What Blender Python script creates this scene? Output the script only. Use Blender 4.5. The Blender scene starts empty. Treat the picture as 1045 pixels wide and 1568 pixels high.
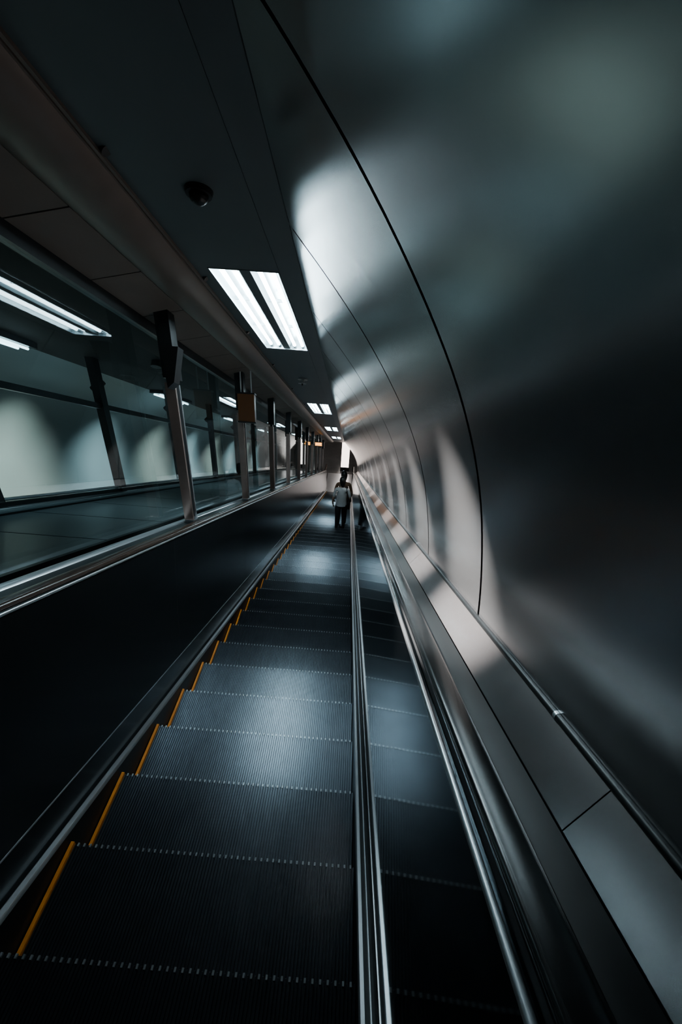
import bpy, math, random
from mathutils import Vector, Matrix
random.seed(4)
TH=math.radians(25.0); CT,ST,TT=math.cos(TH),math.sin(TH),math.tan(TH)
def P(x,s,n): return (x, s*CT+n*ST, -s*ST+n*CT)
H=1.75
S_END=24.4; S_BEG=-3.0
# ------------------------------------------------------------------ materials
def mat(name, col, rough=.5, metal=0., emit=None, es=0., noise=None, bump=None, spec=.5, coat=0., rvar=None):
    m=bpy.data.materials.new(name); m.use_nodes=True
    nt=m.node_tree; b=nt.nodes['Principled BSDF']
    b.inputs['Base Color'].default_value=(*col,1); b.inputs['Roughness'].default_value=rough
    b.inputs['Metallic'].default_value=metal
    b.inputs['Specular IOR Level'].default_value=spec
    b.inputs['Coat Weight'].default_value=coat
    if emit: 
        b.inputs['Emission Color'].default_value=(*emit,1); b.inputs['Emission Strength'].default_value=es
    tc=nt.nodes.new('ShaderNodeTexCoord')
    def nz(scale,vec,detail=3):
        mp=nt.nodes.new('ShaderNodeMapping'); mp.inputs['Scale'].default_value=vec
        nt.links.new(tc.outputs['Object'],mp.inputs['Vector'])
        n=nt.nodes.new('ShaderNodeTexNoise'); n.inputs['Scale'].default_value=scale; n.inputs['Detail'].default_value=detail
        nt.links.new(mp.outputs['Vector'],n.inputs['Vector']); return n
    if noise:
        n=nz(noise[0],noise[2]); r=nt.nodes.new('ShaderNodeMix'); r.data_type='RGBA'
        r.inputs[6].default_value=(*[c*(1-noise[1]) for c in col],1); r.inputs[7].default_value=(*[min(1,c*(1+noise[1])) for c in col],1)
        nt.links.new(n.outputs['Fac'],r.inputs[0]); nt.links.new(r.outputs[2],b.inputs['Base Color'])
    if rvar:
        n=nz(rvar[0],rvar[2]); r=nt.nodes.new('ShaderNodeMapRange')
        r.inputs['To Min'].default_value=rough-rvar[1]; r.inputs['To Max'].default_value=rough+rvar[1]
        nt.links.new(n.outputs['Fac'],r.inputs['Value']); nt.links.new(r.outputs['Result'],b.inputs['Roughness'])
    if bump:
        n=nz(bump[0],bump[2],1); bp=nt.nodes.new('ShaderNodeBump'); bp.inputs['Strength'].default_value=bump[1]; bp.inputs['Distance'].default_value=.02
        nt.links.new(n.outputs['Fac'],bp.inputs['Height']); nt.links.new(bp.outputs['Normal'],b.inputs['Normal'])
    return m
M={}
M['wall']=mat('satin_metal_cladding',(.40,.41,.42),.20,.80,noise=(1.5,.04,(1,1,1)),rvar=(2,.02,(1,1,1)),bump=(1.4,.09,(1,1,1)))
M['lower']=mat('light_metal_panel',(.38,.365,.37),.20,.75,noise=(2,.05,(1,1,1)),rvar=(3,.03,(1,1,1)),bump=(1.5,.10,(1,1,1)))
M['gap']=mat('black_gasket',(.006,.007,.008),.7,noise=(20,.2,(1,1,1)))
M['steel']=mat('brushed_steel',(.58,.61,.64),.33,.85,noise=(3,.05,(1,1,1)))
M['darkmetal']=mat('dark_polished_metal',(.075,.095,.108),.05,.95,noise=(2,.10,(1,1,1)))
M['dullmetal']=mat('dark_satin_metal',(.034,.044,.050),.22,.7,noise=(2,.12,(1,1,1)))
M['skirt']=mat('black_skirt',(.008,.010,.011),.45,.0,noise=(5,.2,(1,1,1)),spec=.25)
M['rubber']=mat('black_rubber_handrail',(.010,.012,.013),.2,0,noise=(15,.2,(1,1,1)))
M['rubberb']=mat('brown_rubber_handrail',(.05,.03,.022),.25,0,noise=(15,.2,(1,1,1)))
M['tread']=mat('cast_aluminium_tread',(.10,.12,.14),.30,.90,noise=(9,.2,(1,1,1)))
M['teeth']=mat('cleat_end_highlight',(.44,.49,.52),.4,.6,noise=(60,.3,(1,1,1)))  # lighter tone paints the light caught on the cleat ends
M['yellow']=mat('orange_yellow_paint',(.85,.26,.015),.5,0,noise=(30,.3,(1,1,1)))
M['ceil']=mat('ceiling_panel_paint',(.12,.155,.17),.45,.2,noise=(3,.10,(1,1,1)))
M['beam']=mat('ceiling_beam_paint',(.21,.165,.14),.4,.2,noise=(4,.10,(1,1,1)))
M['tile']=mat('ceiling_tile',(.18,.155,.135),.6,0,noise=(5,.12,(1,1,1)))
M['black']=mat('black_plastic',(.01,.01,.011),.35,0,noise=(20,.2,(1,1,1)))
M['frame']=mat('dark_window_frame',(.018,.021,.023),.35,.3,noise=(12,.2,(1,1,1)))
M['copper']=mat('reddish_metal_post',(.40,.29,.255),.35,.75,noise=(12,.15,(1,1,1)))
M['tube']=mat('fluorescent_tube',(1,1,1),.4,0,emit=(.73,.93,1.0),es=38,noise=(4,.01,(1,1,1)))
M['tube2']=mat('fluorescent_tube_hall',(1,1,1),.4,0,emit=(.73,.93,1.0),es=9,noise=(4,.01,(1,1,1)))
M['refl']=mat('lamp_reflector',(.55,.62,.65),.25,.6,noise=(5,.05,(1,1,1)))
M['hallwall']=mat('hall_wall_cladding',(.40,.46,.47),.35,.3,noise=(1.2,.08,(1,1,1)))
M['deck']=mat('grey_deck_cladding',(.28,.33,.35),.38,.2,noise=(2,.12,(1,1,1)))
M['brown']=mat('amber_brown_box',(.10,.04,.012),.4,0,noise=(10,.2,(1,1,1)))
M['floor']=mat('landing_floor',(.12,.12,.125),.18,0,noise=(2,.3,(1,1,1)))
M['warmwall']=mat('lower_hall_wall',(.16,.155,.155),.4,0,noise=(2,.15,(1,1,1)))
M['warm']=mat('warm_lamp',(1,.8,.6),.4,0,emit=(1,.90,.82),es=32,noise=(4,.02,(1,1,1)))
M['glow']=mat('added_glow_panel',(1,1,1),.4,0,emit=(1,.84,.76),es=5,noise=(6,.5,(1,1,1)))  # glow for an added panel, stands in for a bright patch
M['led']=mat('orange_led_face',(1,.5,.1),.4,0,emit=(1,.35,.05),es=4,noise=(50,.5,(1,1,1)))
M['skin']=mat('skin',(.52,.33,.24),.5,0,noise=(20,.08,(1,1,1)))
M['hair']=mat('black_hair',(.012,.009,.008),.4,0,noise=(60,.3,(1,1,.1)))
M['shirt']=mat('light_grey_shirt',(.6,.61,.62),.8,0,noise=(25,.12,(1,1,1)),bump=(18,.3,(1,1,.5)))
M['shirt2']=mat('brown_shirt',(.22,.12,.07),.8,0,noise=(25,.12,(1,1,1)),bump=(18,.3,(1,1,.5)))
M['trousers']=mat('dark_trousers',(.02,.021,.026),.8,0,noise=(25,.2,(1,1,1)))
M['shoe']=mat('dark_shoe',(.02,.018,.017),.4,0,noise=(25,.2,(1,1,1)))
M['lip']=mat('lips',(.4,.13,.11),.5,0,noise=(20,.08,(1,1,1)))
# glass
g=bpy.data.materials.new('tinted_glass'); g.use_nodes=True; nt=g.node_tree
for n in list(nt.nodes): nt.nodes.remove(n)
o=nt.nodes.new('ShaderNodeOutputMaterial'); mx=nt.nodes.new('ShaderNodeMixShader'); tr=nt.nodes.new('ShaderNodeBsdfTransparent'); gl=nt.nodes.new('ShaderNodeBsdfGlossy')
tr.inputs[0].default_value=(.48,.66,.69,1); gl.inputs['Roughness'].default_value=.02; gl.inputs['Color'].default_value=(.8,.92,.95,1)
fr=nt.nodes.new('ShaderNodeFresnel'); fr.inputs[0].default_value=1.65
nt.links.new(fr.outputs[0],mx.inputs[0]); nt.links.new(tr.outputs[0],mx.inputs[1]); nt.links.new(gl.outputs[0],mx.inputs[2]); nt.links.new(mx.outputs[0],o.inputs[0])
M['glass']=g
# ------------------------------------------------------------------ mesh helpers
class MB:
    def __init__(s): s.v=[];s.f=[];s.m=[];s.mats=[]
    def mi(s,k):
        if k not in s.mats: s.mats.append(k)
        return s.mats.index(k)
    def add(s,vs,fs,k):
        b=len(s.v); s.v+=list(vs); i=s.mi(k)
        for f in fs: s.f.append([b+a for a in f]); s.m.append(i)
    def box(s,x0,x1,s0,s1,n0,n1,k,sh=0.,nref=None):
        if nref is None: nref=n0
        vs=[]
        for x in (x0,x1):
            for ss in (s0,s1):
                for n in (n0,n1): vs.append(P(x,ss-(n-nref)*sh,n))
        s.add(vs,[(0,1,3,2),(4,6,7,5),(0,4,5,1),(2,3,7,6),(0,2,6,4),(1,5,7,3)],k)
    def wbox(s,x0,x1,y0,y1,z0,z1,k):
        vs=[(x,y,z) for x in (x0,x1) for y in (y0,y1) for z in (z0,z1)]
        s.add(vs,[(0,1,3,2),(4,6,7,5),(0,4,5,1),(2,3,7,6),(0,2,6,4),(1,5,7,3)],k)
    def ext(s,prof,s0,s1,k,closed=False,sh=0.,nref=0.,caps=False):
        n=len(prof); vs=[P(x,s0-(nn-nref)*sh,nn) for x,nn in prof]+[P(x,s1-(nn-nref)*sh,nn) for x,nn in prof]
        fs=[(i,(i+1)%n,n+(i+1)%n,n+i) for i in range(n if closed else n-1)]
        if caps and closed: fs+= [tuple(range(n)),tuple(range(2*n-1,n-1,-1))]
        s.add(vs,fs,k)
    def cyl(s,a,b,r,k,seg=12,r2=None):
        a=Vector(a);b=Vector(b);d=(b-a).normalized(); u=d.orthogonal().normalized(); w=d.cross(u); r2=r if r2 is None else r2
        vs=[a+(u*math.cos(t)+w*math.sin(t))*r for t in [2*math.pi*i/seg for i in range(seg)]]+[b+(u*math.cos(t)+w*math.sin(t))*r2 for t in [2*math.pi*i/seg for i in range(seg)]]
        s.add([tuple(v) for v in vs],[(i,(i+1)%seg,seg+(i+1)%seg,seg+i) for i in range(seg)]+[tuple(range(seg-1,-1,-1)),tuple(range(seg,2*seg))],k)
    def obj(s,name,parent=None,smooth=False,ang=40):
        me=bpy.data.meshes.new(name); me.from_pydata(s.v,[],s.f); 
        for k in s.mats: me.materials.append(M[k])
        me.polygons.foreach_set('material_index',s.m)
        me.update()
        o=bpy.data.objects.new(name,me); bpy.context.scene.collection.objects.link(o)
        if smooth:
            me.polygons.foreach_set('use_smooth',[True]*len(me.polygons)); me.set_sharp_from_angle(angle=math.radians(ang))
        if parent: o.parent=parent
        return o
def empty(name):
    e=bpy.data.objects.new(name,None); bpy.context.scene.collection.objects.link(e); return e
def circ(cx,cn,rx,rn,seg=16,a0=0,a1=360):
    full=(a1-a0)>=360
    return [(cx+rx*math.cos(math.radians(a0+(a1-a0)*i/(seg if full else seg-1))),cn+rn*math.sin(math.radians(a0+(a1-a0)*i/(seg if full else seg-1)))) for i in range(seg)]
# ------------------------------------------------------------------ escalator
XL,XR=-1.09,.155
esc=empty('escalator')
PIT=.436; S0=1.745; TD=PIT*CT; RI=PIT*ST
b=MB(); nr=96; w=(XR-XL)/nr; rh=.011
prof=[]
for i in range(nr):
    x=XL+i*w; prof+=[(x,0),(x+w*.42,0),(x+w*.48,1),(x+w*.86,1),(x+w*.92,0)]
prof.append((XR,0)); npf=len(prof)
ks=list(range(-10,52))
for k in ks:
    y,z=P(0,S0+k*PIT,0)[1:]
    vs=[]
    for (x,h) in prof: vs.append((x,y-TD,z-rh+h*rh))
    for (x,h) in prof: vs.append((x,y-.004,z-rh+h*rh))
    for (x,h) in prof: vs.append((x,y-rh+h*rh,z-rh-.004+h*rh*.3))
    for (x,h) in prof: vs.append((x,y-rh-.012+h*rh,z-RI-.004))
    fs=[]
    for r in range(3):
        for i in range(npf-1): fs.append((r*npf+i,r*npf+i+1,(r+1)*npf+i+1,(r+1)*npf+i))
    b.add(vs,fs,'tread')
b.obj('steps',esc)
b=MB()
for k in ks:
    y,z=P(0,S0+k*PIT,0)[1:]
    n=49
    for i in range(n):
        x=XL+w*(.67+2*i)
        if x>XR-.01: break
        b.wbox(x-.0035,x+.0035,y-.011,y+.0015,z-.006,z+.0032,'teeth')  # pale boxes put the lit look of the cleats into colour
b.obj('step_nosing_teeth',esc)
b=MB()
for k in ks:
    y,z=P(0,S0+k*PIT,0)[1:]
    b.wbox(XL+.001,XL+.015,y-TD,y+.002,z-.012,z+.010,'yellow')
b.obj('step_edge_demarcation',esc)
b=MB()
for (xa,xb) in ((XL-.012,XL-.004),(XR+.004,XR+.012)):
    b.box(xa,xb,S_BEG,S_END,-.4,.06,'skirt')
b.ext([(XL-.002,.055),(XL-.004,.066),(XL-.010,.072),(XL-.030,.072),(XL-.036,.066),(XL-.044,.05)],S_BEG,S_END,'steel')
b.ext([(XR+.002,.055),(XR+.004,.066),(XR+.007,.070),(XR+.020,.070),(XR+.023,.062)],S_BEG,S_END,'steel')
b.ext([(XR+.023,.062),(XR+.036,.060)],S_BEG,S_END,'skirt')
b.ext([(XR+.036,.060),(XR+.038,.068),(XR+.042,.068),(XR+.044,.060)],S_BEG,S_END,'steel')
b.ext([(XR+.044,.060),(XR+.055,.058)],S_BEG,S_END,'skirt')
b.obj('skirting',esc,True)
b=MB()
b.box(-1.152,-1.132,S_BEG,S_END,.05,.235,'dullmetal'); b.box(-1.153,-1.1325,S_BEG,S_END,.235,.242,'steel'); 
b.ext([(-1.134,.242),(-1.205,1.10),(-1.225,1.10),(-1.155,.242)],S_BEG,S_END,'dullmetal',True,caps=True)
b.ext([(XR+.053,.05),(.262,1.10),(.285,1.10),(XR+.075,.05)],S_BEG,S_END,'darkmetal',True,caps=True)
for k in range(-1,12):
    s=1.0+2.1*k
    b.ext([(-1.1335,.245),(-1.2045,1.10),(-1.206,1.10),(-1.135,.245)],s,s+.003,'gap',True)
b.obj('balustrade_panels',esc)
b=MB()
b.ext(circ(.262,1.112,.008,.008,12),S_BEG,S_END,'steel',True)
b.ext([(.265,1.106),(.285,1.095),(.30,1.09)],S_BEG,S_END,'steel')
b.ext([(.30,1.09),(.345,1.085),(.352,1.098),(.36,1.104),(.432,1.112),(.434,.9)],S_BEG,S_END,'skirt')
b.ext(circ(-1.207,1.108,.007,.007,12),S_BEG,S_END,'steel',True)
b.ext([(-1.207,1.104),(-1.23,1.095),(-1.29,1.095),(-1.30,1.11),(-1.34,1.115),(-1.39,1.112)],S_BEG,S_END,'frame')
b.ext([(-1.39,1.112),(-1.40,1.122),(-1.425,1.126),(-1.45,1.118)],S_BEG,S_END,'steel')
b.ext([(-1.45,1.118),(-1.50,1.085)],S_BEG,S_END,'frame')
b.obj('balustrade_decking',esc,True)
for nm,cx,m in (('handrail_right',.325,'rubber'),('handrail_left',-1.258,'rubberb')):
    b=MB()
    pr=[(cx+.036*math.copysign(abs(math.cos(t))**.7,math.cos(t)),1.118+.020*math.copysign(abs(math.sin(t))**.8,math.sin(t))) for t in [2*math.pi*i/24 for i in range(24)]]
    b.ext(pr,S_BEG,S_END,m,True)
    n=len(pr)
    p0=Vector(P(0,S_END,1.118)); path=[(p0,TH),(p0+Vector((0,.9,-.12)),.0)]
    c=p0+Vector((0,.9,-.12-.33))
    for i in range(1,9):
        a=math.pi/2-math.pi*i/8; path.append((c+Vector((0,.33*math.cos(a),.33*math.sin(a))),math.pi*i/8))
    vs=[];fs=[]
    for (c0,a) in path:
        for (x,nn) in pr:
            h=nn-1.118; vs.append((x,c0.y+h*math.sin(a),c0.z+h*math.cos(a)))
    for r in range(len(path)-1):
        for i in range(n): fs.append((r*n+i,r*n+(i+1)%n,(r+1)*n+(i+1)%n,(r+1)*n+i))
    b.add(vs,fs,m)
    b.obj(nm,esc,True)
yE,zE=P(0,S_END,0)[1:]
b=MB()
for x0 in (.22,-1.25):
    b.wbox(x0,x0+.03,yE+.1,yE+1.6,zE-.2,zE+.75,'darkmetal')
b.wbox(XL-.1,XR+.1,yE-.2,yE+2.2,zE-.03,zE+.004,'steel')
b.obj('lower_landing_plate',esc)
# ------------------------------------------------------------------ right wall
prof=[(.52,-.54),(.50,-.42),(.468,-.27),(.425,-.11),(.365,.05),(.285,.21),(.19,.36),(.08,.51),(-.04,.655),(-.17,.795),(-.27,.895),(-.325,.952)]
prof=[(x,n+H) for x,n in prof]
def cat(pts,sub=4):
    out=[]
    for i in range(len(pts)-1):
        p0=pts[max(i-1,0)];p1=pts[i];p2=pts[i+1];p3=pts[min(i+2,len(pts)-1)]
        for j in range(sub):
            t=j/sub
            out.append(tuple(.5*((2*p1[a])+(-p0[a]+p2[a])*t+(2*p0[a]-5*p1[a]+4*p2[a]-p3[a])*t*t+(-p0[a]+3*p1[a]-3*p2[a]+p3[a])*t**3) for a in (0,1)))
    out.append(pts[-1]); return out
wp=cat(prof,3)
wr=empty('wall_right')
b=MB(); RS=1.04; R0=1.60; nb=wp[0][1]
k=-5
while R0+k*RS<S_END:
    a0=R0+k*RS+.010; a1=R0+(k+1)*RS-.010
    nsg=4; nP=len(wp); vs=[];fs=[]
    for j in range(nsg+1):
        for (x,n) in wp: vs.append(P(x,a0+(a1-a0)*j/nsg-(n-nb)*TT,n))
    for j in range(nsg):
        for i in range(nP-1): fs.append((j*nP+i,j*nP+i+1,(j+1)*nP+i+1,(j+1)*nP+i))
    b.add(vs,fs,'wall')
    k+=1
for k in range(-2,12):
    a0=.74+k*2.08
    b.ext([(.436,1.114),(.516,1.205)],a0+.0015,min(a0+2.0785,S_END),'lower')
b.obj('cladding_panels',wr,True,60)
b=MB()
b.ext([(x+.012,n+.006) for x,n in wp],S_BEG-2,S_END,'gap'); b.ext([(.442,1.104),(.53,1.2)],S_BEG,S_END,'gap')
b.obj('backing',wr)
b=MB(); b.ext(circ(.517,1.209,.011,.011,12),S_BEG,S_END,'frame',True)
for k in range(-1,12): 
    s=.95+2.08*k; b.ext(circ(.517,1.209,.0118,.0118,12),s,s+.012,'steel',True,caps=True)
b.obj('moulding',wr,True)
# ------------------------------------------------------------------ ceiling
CN=H+.95
ce=empty('ceiling')
fx=[(2.45+5.55*i,4.12+5.55*i) for i in range(4)]
b=MB()
X0,X1=-.82,-.44
b.box(-.325,-.20,S_BEG-2,S_END,CN+.01,CN+.03,'ceil')
b.box(X1+.004,-.322,S_BEG-2,S_END,CN-.004,CN+.02,'ceil')
b.box(-.90,X0,S_BEG-2,S_END,CN,CN+.02,'ceil')
prev=S_BEG-2
for (a,c) in fx+[(S_END,S_END)]:
    b.box(X0,X1,prev,a,CN,CN+.02,'ceil'); prev=c
b.box(-.905,-.893,S_BEG-2,S_END,CN-.012,CN+.02,'beam'); b.box(-.935,-.915,S_BEG-2,S_END,CN-.008,CN+.02,'beam')
b.obj('ceiling_panels',ce)
b=MB()
b.ext([(-.915,CN+.0),(-.93,CN-.015),(-.97,CN-.04),(-1.03,CN-.055),(-1.10,CN-.055),(-1.16,CN-.045),(-1.20,CN-.02),(-1.21,CN-.01),(-1.21,CN+.05),(-.915,CN+.05)],S_BEG-2,S_END,'beam',True)
b.obj('ceiling_beam',ce,True,35)
b=MB()
TL=.62
k=-6
while S0+k*TL<S_END:
    s=1.9+k*TL
    b.ext([(-1.205,CN-.02),(-1.56,CN-.10),(-1.56,CN-.06),(-1.205,CN+.02)],s+.005,s+TL-.005,'tile',True,caps=True); k+=1
b.box(-4.9,-1.5,S_BEG-2,S_END,CN-.02,CN+.03,'gap')
b.box(-1.56,-1.2,S_BEG-2,S_END,CN+.03,CN+.05,'gap')
b.obj('ceiling_tiles',ce)
for i,(a,c) in enumerate(fx):
    e=empty('ceiling_light')
    b=MB()
    top=CN+.075
    b.box(X0,X1,a,c,top,top+.01,'refl')
    b.box(X0,X0+.006,a,c,CN-.004,top,'refl'); b.box(X1-.006,X1,a,c,CN-.004,top,'refl')
    b.box(X0,X1,a,a+.006,CN-.004,top,'refl'); b.box(X0,X1,c-.006,c,CN-.004,top,'refl')
    mid=(X0+X1)/2
    b.ext([(mid-.045,top),(mid-.03,CN+.005),(mid+.03,CN+.005),(mid+.045,top)],a+.006,c-.006,'ceil')
    for q in (.33,.66): b.box(X0,X1,a+(c-a)*q,a+(c-a)*q+.008,CN+.03,CN+.05,'refl')
    b.obj('housing',e)
    b=MB()
    for cx in (X0+.085,X1-.085):
        for d in (-.035,.035):
            b.cyl(P(cx+d,a+.05,CN+.028),P(cx+d,c-.05,CN+.028),.013,'tube')
    b.obj('tubes',e,True)
    b=MB()
    for cx in (X0+.085,X1-.085):
        for d in (-.035,.035):
            for q in (a+.01,c-.05): b.cyl(P(cx+d,q,CN+.028),P(cx+d,q+.04,CN+.028),.016,'refl')
    b.obj('sockets',e,True)
# ------------------------------------------------------------------ left partition posts/windows
WX=-1.50
posts=[-.8,1.2]+[3.86+2.1*k for k in range(0,10)]
for i,s in enumerate(posts):
    if s>S_END-1: break
    e=empty('partition_post'); b=MB()
    n0,n1=1.118,CN-.035
    b.box(-1.36,-1.32,s-.03,s+.03,n0,n1,'frame',TT)
    b.box(-1.385,-1.31,s-.055,s-.032,n0,n1-.45,'copper',TT)
    b.box(-1.385,-1.31,s+.032,s+.050,n0,n1-.45,'steel',TT)
    b.box(-1.388,-1.29,s-.058,s+.058,n1-.42,n1,'frame',TT,n0)
    b.box(-1.39,-1.305,s-.07,s+.07,n0-.004,n0+.02,'steel',TT,n0)
    b.obj('post_body',e)
for i in range(len(posts)-1):
    a,c=posts[i],posts[i+1]
    if c>S_END: break
    e=empty('window_%d'%(i+1)); b=MB()
    n0,n1=1.10,CN-.12
    b.box(WX-.03,WX-.002,a,c,n0-.02,n0+.025,'frame',TT,1.1)
    b.box(WX-.03,WX+.025,a,c,n1-.03,n1+.045,'frame',TT,1.1)
    b.obj('frame',e)
    b=MB(); vs=[P(WX,q-(n-1.1)*TT,n) for q,n in ((a,n0),(c,n0),(c,n1),(a,n1))]
    b.add(vs,[(0,1,2,3)],'glass'); b.obj('glass_pane',e)
# ------------------------------------------------------------------ adjoining hall (seen through glass)
wl=empty('wall_left')
b=MB()
for k in range(-4,26):
    s=1.2+k*.95
    b.box(-2.93,-1.535,s+.010,s+.940,1.02,1.06,'deck')
b.box(-2.93,-1.52,S_BEG,S_END,.98,1.02,'gap')
b.obj('deck_between_escalators',wl)
b=MB()
b.ext(circ(-2.95,1.10,.03,.03,12),S_BEG,S_END,'steel',True); b.box(-3.05,-2.93,S_BEG,S_END,1.0,1.09,'frame')
b.ext(circ(-2.99,1.19,.015,.015,12),S_BEG,S_END,'steel',True)
b.box(-3.03,-2.97,S_BEG,S_END,1.12,1.17,'frame')
b.box(-3.03,-2.97,S_BEG,S_END,2.14,2.20,'frame')
for k in range(-2,12):
    s=5.85+2.1*k-4.2
    b.box(-3.03,-2.94,s-.06,s+.06,1.05,CN-.02,'frame',TT,1.1)
b.obj('inner_screen_frame',wl,True)
b=MB()
lw=[(-3.9,.6),(-4.1,.9),(-4.25,1.2),(-4.3,1.5),(-4.27,1.8),(-4.15,2.1),(-3.9,2.4),(-3.6,2.6),(-3.45,2.68)]
lw=cat(lw,3)
b.ext(lw,S_BEG,S_END,'hallwall')
b.ext([(-3.05,1.0),(-3.3,.6),(-3.9,.6)],S_BEG,S_END,'skirt')
b.obj('hall_cladding',wl,True,60)
for (s0,s1) in ((3.6,4.5),(7.6,8.9),(11.8,13.1),(16.2,17.6)):
    e=empty('tube_light'); b=MB()
    b.box(-3.42,-3.20,s0-.05,s1+.05,CN-.075,CN-.022,'frame'); b.obj('housing',e); b=MB()
    for x in (-3.36,-3.26): b.cyl(P(x,s0,CN-.09),P(x,s1,CN-.09),.012,'tube2')
    b.obj('tubes',e,True)
def spot(loc,tgt,power,col,ang,name,rad=.06,blend=.9,can=.05,ln=.16):  # builds an added lamp with an invented housing
    e=empty(name); b=MB(); L=Vector(loc); d=(Vector(tgt)-L).normalized()
    b.cyl(L-d*ln,L-d*.012,can,'black',20,can*1.15); b.obj('can',e,True)
    l=bpy.data.lights.new(name+'_lamp','SPOT'); l.energy=power; l.color=col; l.spot_size=math.radians(ang); l.spot_blend=blend; l.shadow_soft_size=rad
    o=bpy.data.objects.new('lamp',l); bpy.context.scene.collection.objects.link(o); o.location=L; o.rotation_euler=d.to_track_quat('-Z','Y').to_euler(); o.parent=e
for i in range(8):
    s=5.4+2.1*i
    spot(P(-3.12,s,2.35),P(-4.28,s+.15,1.05),(330,230,230)[i%3],(1.0,.93,.80) if i%2==0 else (.86,.97,1),86,'added_hall_wash',blend=1.)  # added lamps, put in to pool light on the hall wall
for i in range(3):
    s=5.0+4.2*i
    spot(P(-2.2,s,2.6),P(-2.2,s-.3,1.0),26,(.78,.93,1),120,'added_deck_wash')  # added lamps that only brighten the deck
for s,pw in ((1.72,1700),(2.75,1300),(3.8,1100),(5.0,900),(6.6,900),(8.4,900),(10.5,900),(13,900),(16,900),(19,900)):
    spot(P(-.86,s-.15,CN-.012),P(.51,s,1.26),pw,(1,.93,.88),26,'added_wall_wash',.02,1.,.018,.03)  # added lamps, invented to brighten the foot of the right wall
# ------------------------------------------------------------------ lower hall
zc=P(0,S_END,CN)[2]; yc=P(0,S_END,CN)[1]
b=MB(); b.wbox(-5,2.5,yE-.2,yE+9,zE-.25,zE-.01,'floor'); b.obj('floor')
b=MB(); b.wbox(-5,2.5,yE+9,yE+9.2,zE-.25,zc+.2,'warmwall'); b.obj('wall_back')
b=MB(); b.wbox(.55,.75,yE,yE+9,zE-.1,zc+.1,'warmwall'); b.obj('wall_lower_right')
b=MB(); b.wbox(-5.0,-4.8,yE-.3,yE+9,zE-.1,zc+.1,'warmwall'); b.obj('wall_lower_left')
b=MB(); b.wbox(-5,2.5,yc,yE+9.2,zc,zc+.1,'tile'); b.obj('ceiling_lower_hall')
for (x,y) in ((-.5,1.5),(-.5,4),(-.5,7),(-2.8,4)):
    b=MB(); c=(x,yE+y,zc-.03); b.cyl((x,yE+y,zc),c,.16,'refl',24); b.cyl(c,(x,yE+y,zc-.045),.14,'warm',24); b.obj('downlight')
e=empty('added_glow_stand'); b=MB(); b.wbox(-.50,.02,yE+2.6,yE+2.72,zE-.01,zE+1.95,'frame'); b.obj('case',e)  # added glowing stand, invented to give the far end a bright patch
b=MB(); b.wbox(-.47,-.01,yE+2.59,yE+2.6,zE+.25,zE+1.9,'glow'); b.obj('glow_face',e)
# ------------------------------------------------------------------ fittings
b=MB(); c=Vector(P(-.63,1.76,CN)); nn=Vector(P(0,0,1))
b.cyl(c,c-nn*.018,.052,'black',28,.048)
seg=20
rows=[]
for j in range(6):
    a=math.pi/2*j/5; rows.append((.036*math.cos(a),.018+.034*math.sin(a)))
for j in range(5): b.cyl(c-nn*rows[j][1],c-nn*rows[j+1][1],rows[j][0],'black',seg,max(rows[j+1][0],.001))
o=b.obj('dome_camera',None,True)
b=MB(); c=Vector(P(-.64,5.55,CN)); b.cyl(c,c-nn*.02,.06,'refl',20); b.cyl(c-nn*.02,c-nn*.06,.015,'steel',10); b.cyl(c-nn*.06,c-nn*.065,.05,'steel',16); b.cyl(c-nn*.065,c-nn*.09,.012,'black',10,.004)
b.obj('ceiling_sprinkler',None,True)
e=empty('hanging_sign'); b=MB()
b.box(-1.345,-1.15,5.35,5.43,2.12,2.42,'brown',TT); b.box(-1.355,-1.14,5.34,5.44,2.42,2.435,'frame',TT,2.12); b.box(-1.355,-1.14,5.34,5.44,2.105,2.12,'frame',TT,2.12)
b.obj('box',e); b=MB()
for x in (-1.31,-1.19): b.cyl(P(x,5.26,2.43),P(x,5.15,CN-.02),.008,'steel')
b.obj('hangers',e)
e=empty('wall_loudspeaker'); b=MB()
b.ext([(-1.33,2.42),(-1.20,2.42),(-1.26,2.20),(-1.31,2.16)],3.16,3.26,'black',True,TT,2.2,True)
b.box(-1.33,-1.29,3.1,3.16,2.37,2.40,'frame'); b.obj('horn',e)
e=empty('exit_sign'); b=MB(); b.box(-1.42,-1.12,17.9,18.0,2.22,2.38,'frame',TT); b.box(-1.40,-1.14,17.89,17.9,2.24,2.36,'led',TT,2.22)
b.obj('sign_box',e); b=MB()
for x in (-1.36,-1.18): b.cyl(P(x,17.9,2.38),P(x,17.78,CN-.02),.01,'steel')
b.obj('hangers',e)
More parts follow.
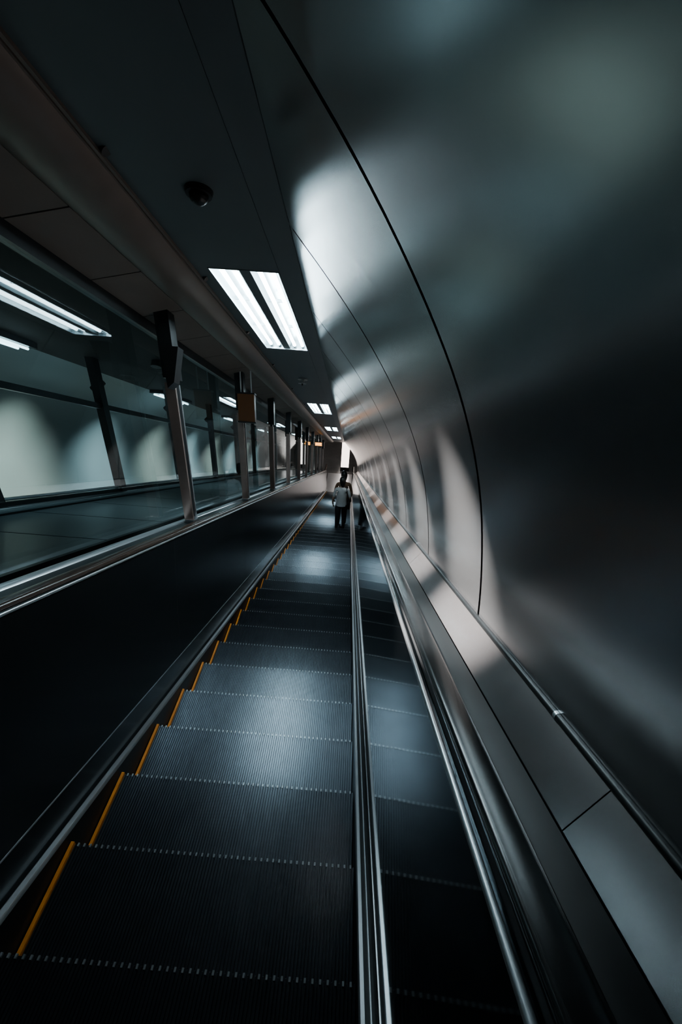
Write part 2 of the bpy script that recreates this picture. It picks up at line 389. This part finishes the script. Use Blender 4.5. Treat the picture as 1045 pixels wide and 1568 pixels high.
# ------------------------------------------------------------------ person
def skinned(verts,edges,radii,root=0,sub=2):
    me=bpy.data.meshes.new('tmp'); me.from_pydata(verts,edges,[]); ob=bpy.data.objects.new('tmp',me); bpy.context.scene.collection.objects.link(ob)
    md=ob.modifiers.new('s','SKIN'); md.use_smooth_shade=True; md.use_x_symmetry=False
    for i,r in enumerate(radii):
        sv=me.skin_vertices[0].data[i]; sv.radius=r if isinstance(r,tuple) else (r,r); sv.use_root=(i==root)
    m2=ob.modifiers.new('ss','SUBSURF'); m2.levels=sub; m2.render_levels=sub
    dg=bpy.context.evaluated_depsgraph_get(); dg.update()
    out=bpy.data.meshes.new_from_object(ob.evaluated_get(dg)); bpy.data.objects.remove(ob,do_unlink=True); return out
def person(loc,scale,rz=0.,shirt='shirt',bag=True):
    root=empty('person')
    V=[(0,0,.90),(0,-.005,1.02),(0,-.01,1.16),(0,-.015,1.28),(0,-.01,1.37),(0,.0,1.43),(0,.01,1.49)]
    R=[(.145,.10),(.115,.085),(.13,.09),(.125,.085),(.07,.06),(.046,.046),(.044,.046)]
    E=[(i,i+1) for i in range(6)]
    def chain(start,pts,rs):
        p=start
        for q,r in zip(pts,rs):
            V.append(q);R.append(r);E.append((p,len(V)-1)); p=len(V)-1
        return p
    for sx in (-1,1):
        fw=.04*sx
        chain(0,[(sx*.085,.0,.80),(sx*.09,.02+fw,.62),(sx*.09,.02+fw,.47),(sx*.092,-.01+fw,.30),(sx*.095,-.03+fw,.09),(sx*.10,.03+fw,.038),(sx*.108,.12+fw,.03)],
              [.095,.078,.062,.058,.045,(.04,.036),(.038,.026)])
        if sx>0: arm=[(.155,-.01,1.335),(.20,-.02,1.20),(.235,-.01,1.07),(.25,.09,.94),(.247,.135,.885)]
        else: arm=[(-.155,-.01,1.335),(-.20,-.03,1.20),(-.225,-.04,1.07),(-.235,.01,.90),(-.232,.035,.84)]
        w=chain(3,arm,[.056,.044,.038,.030,(.030,.02)])
        wv=Vector(V[w]); d=(wv-Vector(V[w-1])).normalized()
        palm=wv+d*.05; V.append(tuple(palm));R.append((.036,.016));E.append((w,len(V)-1))
    me=skinned(V,E,R,0,2)
    for k in (shirt,'trousers','skin','shoe'): me.materials.append(M[k])
    for p in me.polygons:
        c=p.center; a=abs(c.x)
        if c.z<.065: i=3
        elif a>.175 and c.z<1.12: i=2
        elif c.z<.90: i=1
        elif c.z>1.405: i=2
        else: i=0
        p.material_index=i; p.use_smooth=True
    ob=bpy.data.objects.new('body',me); bpy.context.scene.collection.objects.link(ob); ob.parent=root
    b=MB()
    def ring(c,rx,ry,z,n=24): return [(c[0]+rx*math.cos(2*math.pi*i/n),c[1]+ry*math.sin(2*math.pi*i/n),z) for i in range(n)]
    rs=[ring((0,-.0),.158,.118,.84),ring((0,0),.152,.112,.92),ring((0,-.005),.135,.10,1.02),ring((0,-.01),.142,.10,1.14),ring((0,-.012),.13,.092,1.24)]
    vs=[v for r in rs for v in r]; b.add(vs,[(r*24+i,r*24+(i+1)%24,(r+1)*24+(i+1)%24,(r+1)*24+i) for r in range(4) for i in range(24)],shirt)
    b.obj('shirt_hem',root,True,80)
    for sx in (-1,1):
        if sx>0: w=Vector((.247,.135,.885)); d=(w-Vector((.25,.09,.94))).normalized()
        else: w=Vector((-.232,.035,.84)); d=(w-Vector((-.235,.01,.90))).normalized()
        side=Vector((0,1,0))-d*d.y; side.normalize(); inn=Vector((-sx,0,0))
        for j,L in enumerate((.068,.078,.072,.056)):
            o0=w+d*.045+side*(.027-.018*j); a=o0+d*.018; p1=a+d*L*.45+inn*.006; p2=p1+d*L*.32+inn*.016; p3=p2+d*L*.2+inn*.018
            m=skinned([tuple(o0),tuple(a),tuple(p1),tuple(p2),tuple(p3)],[(0,1),(1,2),(2,3),(3,4)],[.009,.0095,.0088,.008,.0065],0,1); m.materials.append(M['skin'])
            f=bpy.data.objects.new('finger',m); bpy.context.scene.collection.objects.link(f); f.parent=root
        o0=w+d*.015+side*.02; p1=o0+side*.025+d*.02+inn*.006; p2=p1+d*.03+side*.008+inn*.008; p3=p2+d*.022+inn*.004
        m=skinned([tuple(o0),tuple(p1),tuple(p2),tuple(p3)],[(0,1),(1,2),(2,3)],[.012,.011,.0095,.007],0,1); m.materials.append(M['skin'])
        f=bpy.data.objects.new('thumb',m); bpy.context.scene.collection.objects.link(f); f.parent=root
    import bmesh
    bm=bmesh.new(); bmesh.ops.create_uvsphere(bm,u_segments=40,v_segments=28,radius=1)
    for v in bm.verts:
        x,y,z=v.co; 
        X=x*.073;Y=y*.092;Z=z*.112
        if z<0: X*=1-.28*(-z)**1.2; Y=Y*(1-.12*-z)+ (.012*-z if y>0 else .022*-z)
        if y>.2:
            fx=math.exp(-(x/.16)**2)
            Y+=.020*fx*math.exp(-((z+.12)/.16)**2)
            Y+=.007*math.exp(-(x/.3)**2)*math.exp(-((z+.50)/.08)**2)
            for ex in (-.42,.42): Y-=.009*math.exp(-((x-ex)/.18)**2)*math.exp(-((z-.08)/.12)**2)
            Y+=.006*math.exp(-((z-.26)/.1)**2)
            Y+=.006*math.exp(-(x/.3)**2)*math.exp(-((z+.8)/.12)**2)
        v.co=(X,Y,Z)
    m=bpy.data.meshes.new('head'); bm.to_mesh(m); bm.free(); m.materials.append(M['skin']); m.materials.append(M['lip'])
    for p in m.polygons:
        p.use_smooth=True
        if p.center.y>.08 and abs(p.center.z+.054)<.008 and abs(p.center.x)<.024: p.material_index=1
    h=bpy.data.objects.new('head',m); bpy.context.scene.collection.objects.link(h); h.parent=root; h.location=(0,.022,1.575); h.rotation_euler=(-.12,0,.25)
    b=MB()
    for sx in (-1,1):
        b.cyl((sx*.026,.076,.010),(sx*.026,.086,.010),.009,'refl',12,.007); b.cyl((sx*.026,.086,.010),(sx*.026,.0875,.010),.004,'black',10)
        pts=[Vector((sx*(.072+.012*math.sin(t)),-.004-.012*math.sin(t)+.006*math.cos(2*t),.03*math.cos(t)-.005)) for t in [math.pi*i/6 for i in range(7)]]
        for p,q in zip(pts[:-1],pts[1:]): b.cyl(p,q,.006,'skin',8)
        b.cyl((sx*.018,.086,.030),(sx*.038,.080,.028),.003,'hair',6)
    f=b.obj('face_parts',None,True); f.parent=h
    bm=bmesh.new(); bmesh.ops.create_uvsphere(bm,u_segments=40,v_segments=28,radius=1)
    dl=[]
    for v in bm.verts:
        x,y,z=v.co
        if y>.30 and z<.45: dl.append(v); continue
        X=x*.086;Y=y*.103-.004;Z=z*.124+.004
        if z<0 : Z*=1+.75*(-z) ; X*=1-.1*(-z); Y-=.008*(-z)
        w=.0025*math.sin(22*math.atan2(x,y)); X+=w*x;Y+=w*y
        v.co=(X,Y,Z)
    bmesh.ops.delete(bm,geom=dl,context='VERTS')
    m=bpy.data.meshes.new('hair'); bm.to_mesh(m); bm.free(); m.materials.append(M['hair'])
    for p in m.polygons: p.use_smooth=True
    f=bpy.data.objects.new('hair',m); bpy.context.scene.collection.objects.link(f); f.parent=h
    md=f.modifiers.new('t','SOLIDIFY'); md.thickness=.006
    b=MB()
    prf=[(-.035,-.10),(.03,-.11),(.04,-.06),(.036,.06),(.02,.09),(-.02,.09),(-.036,.05),(-.042,-.06)]
    n=len(prf); cy0,cy1=-.19,.02
    vs=[(.215+x,cy,.93+z*1.1) for cy,sc in ((cy0,1),(cy1,1)) for x,z in prf]
    b.add(vs,[(i,(i+1)%n,n+(i+1)%n,n+i) for i in range(n)]+[tuple(range(n-1,-1,-1)),tuple(range(n,2*n))],'black')
    for sy in (-1,1):
        pts=[Vector((.205,-.085+sy*.09,1.02)),Vector((.175,-.03+sy*.095,1.2)),Vector((.13,-.01+sy*.09,1.35)),Vector((.12,-.01,1.405))]
        for p,q in zip(pts[:-1],pts[1:]): b.cyl(p,q,.010,'black',8)
    if bag:
        o=b.obj('shoulder_bag',root,True,50); md=o.modifiers.new('b','BEVEL'); md.width=.008; md.segments=2
    root.location=loc; root.scale=(scale,)*3; root.rotation_euler=(0,0,rz)
    return root
kp=23; y,z=P(0,S0+kp*PIT,0)[1:]
person((-.12,y-.20,z),.92)
kp=25; y,z=P(0,S0+kp*PIT,0)[1:]
person((-.10,y-.20,z),1.0,.1,'shirt2',False)
# ------------------------------------------------------------------ world / camera
w=bpy.data.worlds.new('w'); bpy.context.scene.world=w; w.use_nodes=True
w.node_tree.nodes['Background'].inputs[0].default_value=(.25,.4,.45,1); w.node_tree.nodes['Background'].inputs[1].default_value=.003
F=680.; r=math.radians(4.3)
a=Vector((12.5,79,-F)).normalized()
xv=Vector((math.cos(r),-math.sin(r),0)); xv.z=-(xv.x*a.x+xv.y*a.y)/a.z; xv.normalize()
nv=xv.cross(a)
Wm=Matrix((Vector((1,0,0)),Vector(P(0,1,0)),Vector(P(0,0,1)))).transposed()
Cm=Matrix((xv,a,nv)).transposed()
Rm=Wm@Cm.transposed()
cd=bpy.data.cameras.new('camera'); co=bpy.data.objects.new('camera',cd); bpy.context.scene.collection.objects.link(co)
co.matrix_world=Matrix.Translation(P(0,0,H))@Rm.to_4x4()
cd.sensor_fit='HORIZONTAL'; cd.sensor_width=24; cd.lens=24*F/1045.33; cd.clip_start=.02
bpy.context.scene.camera=co
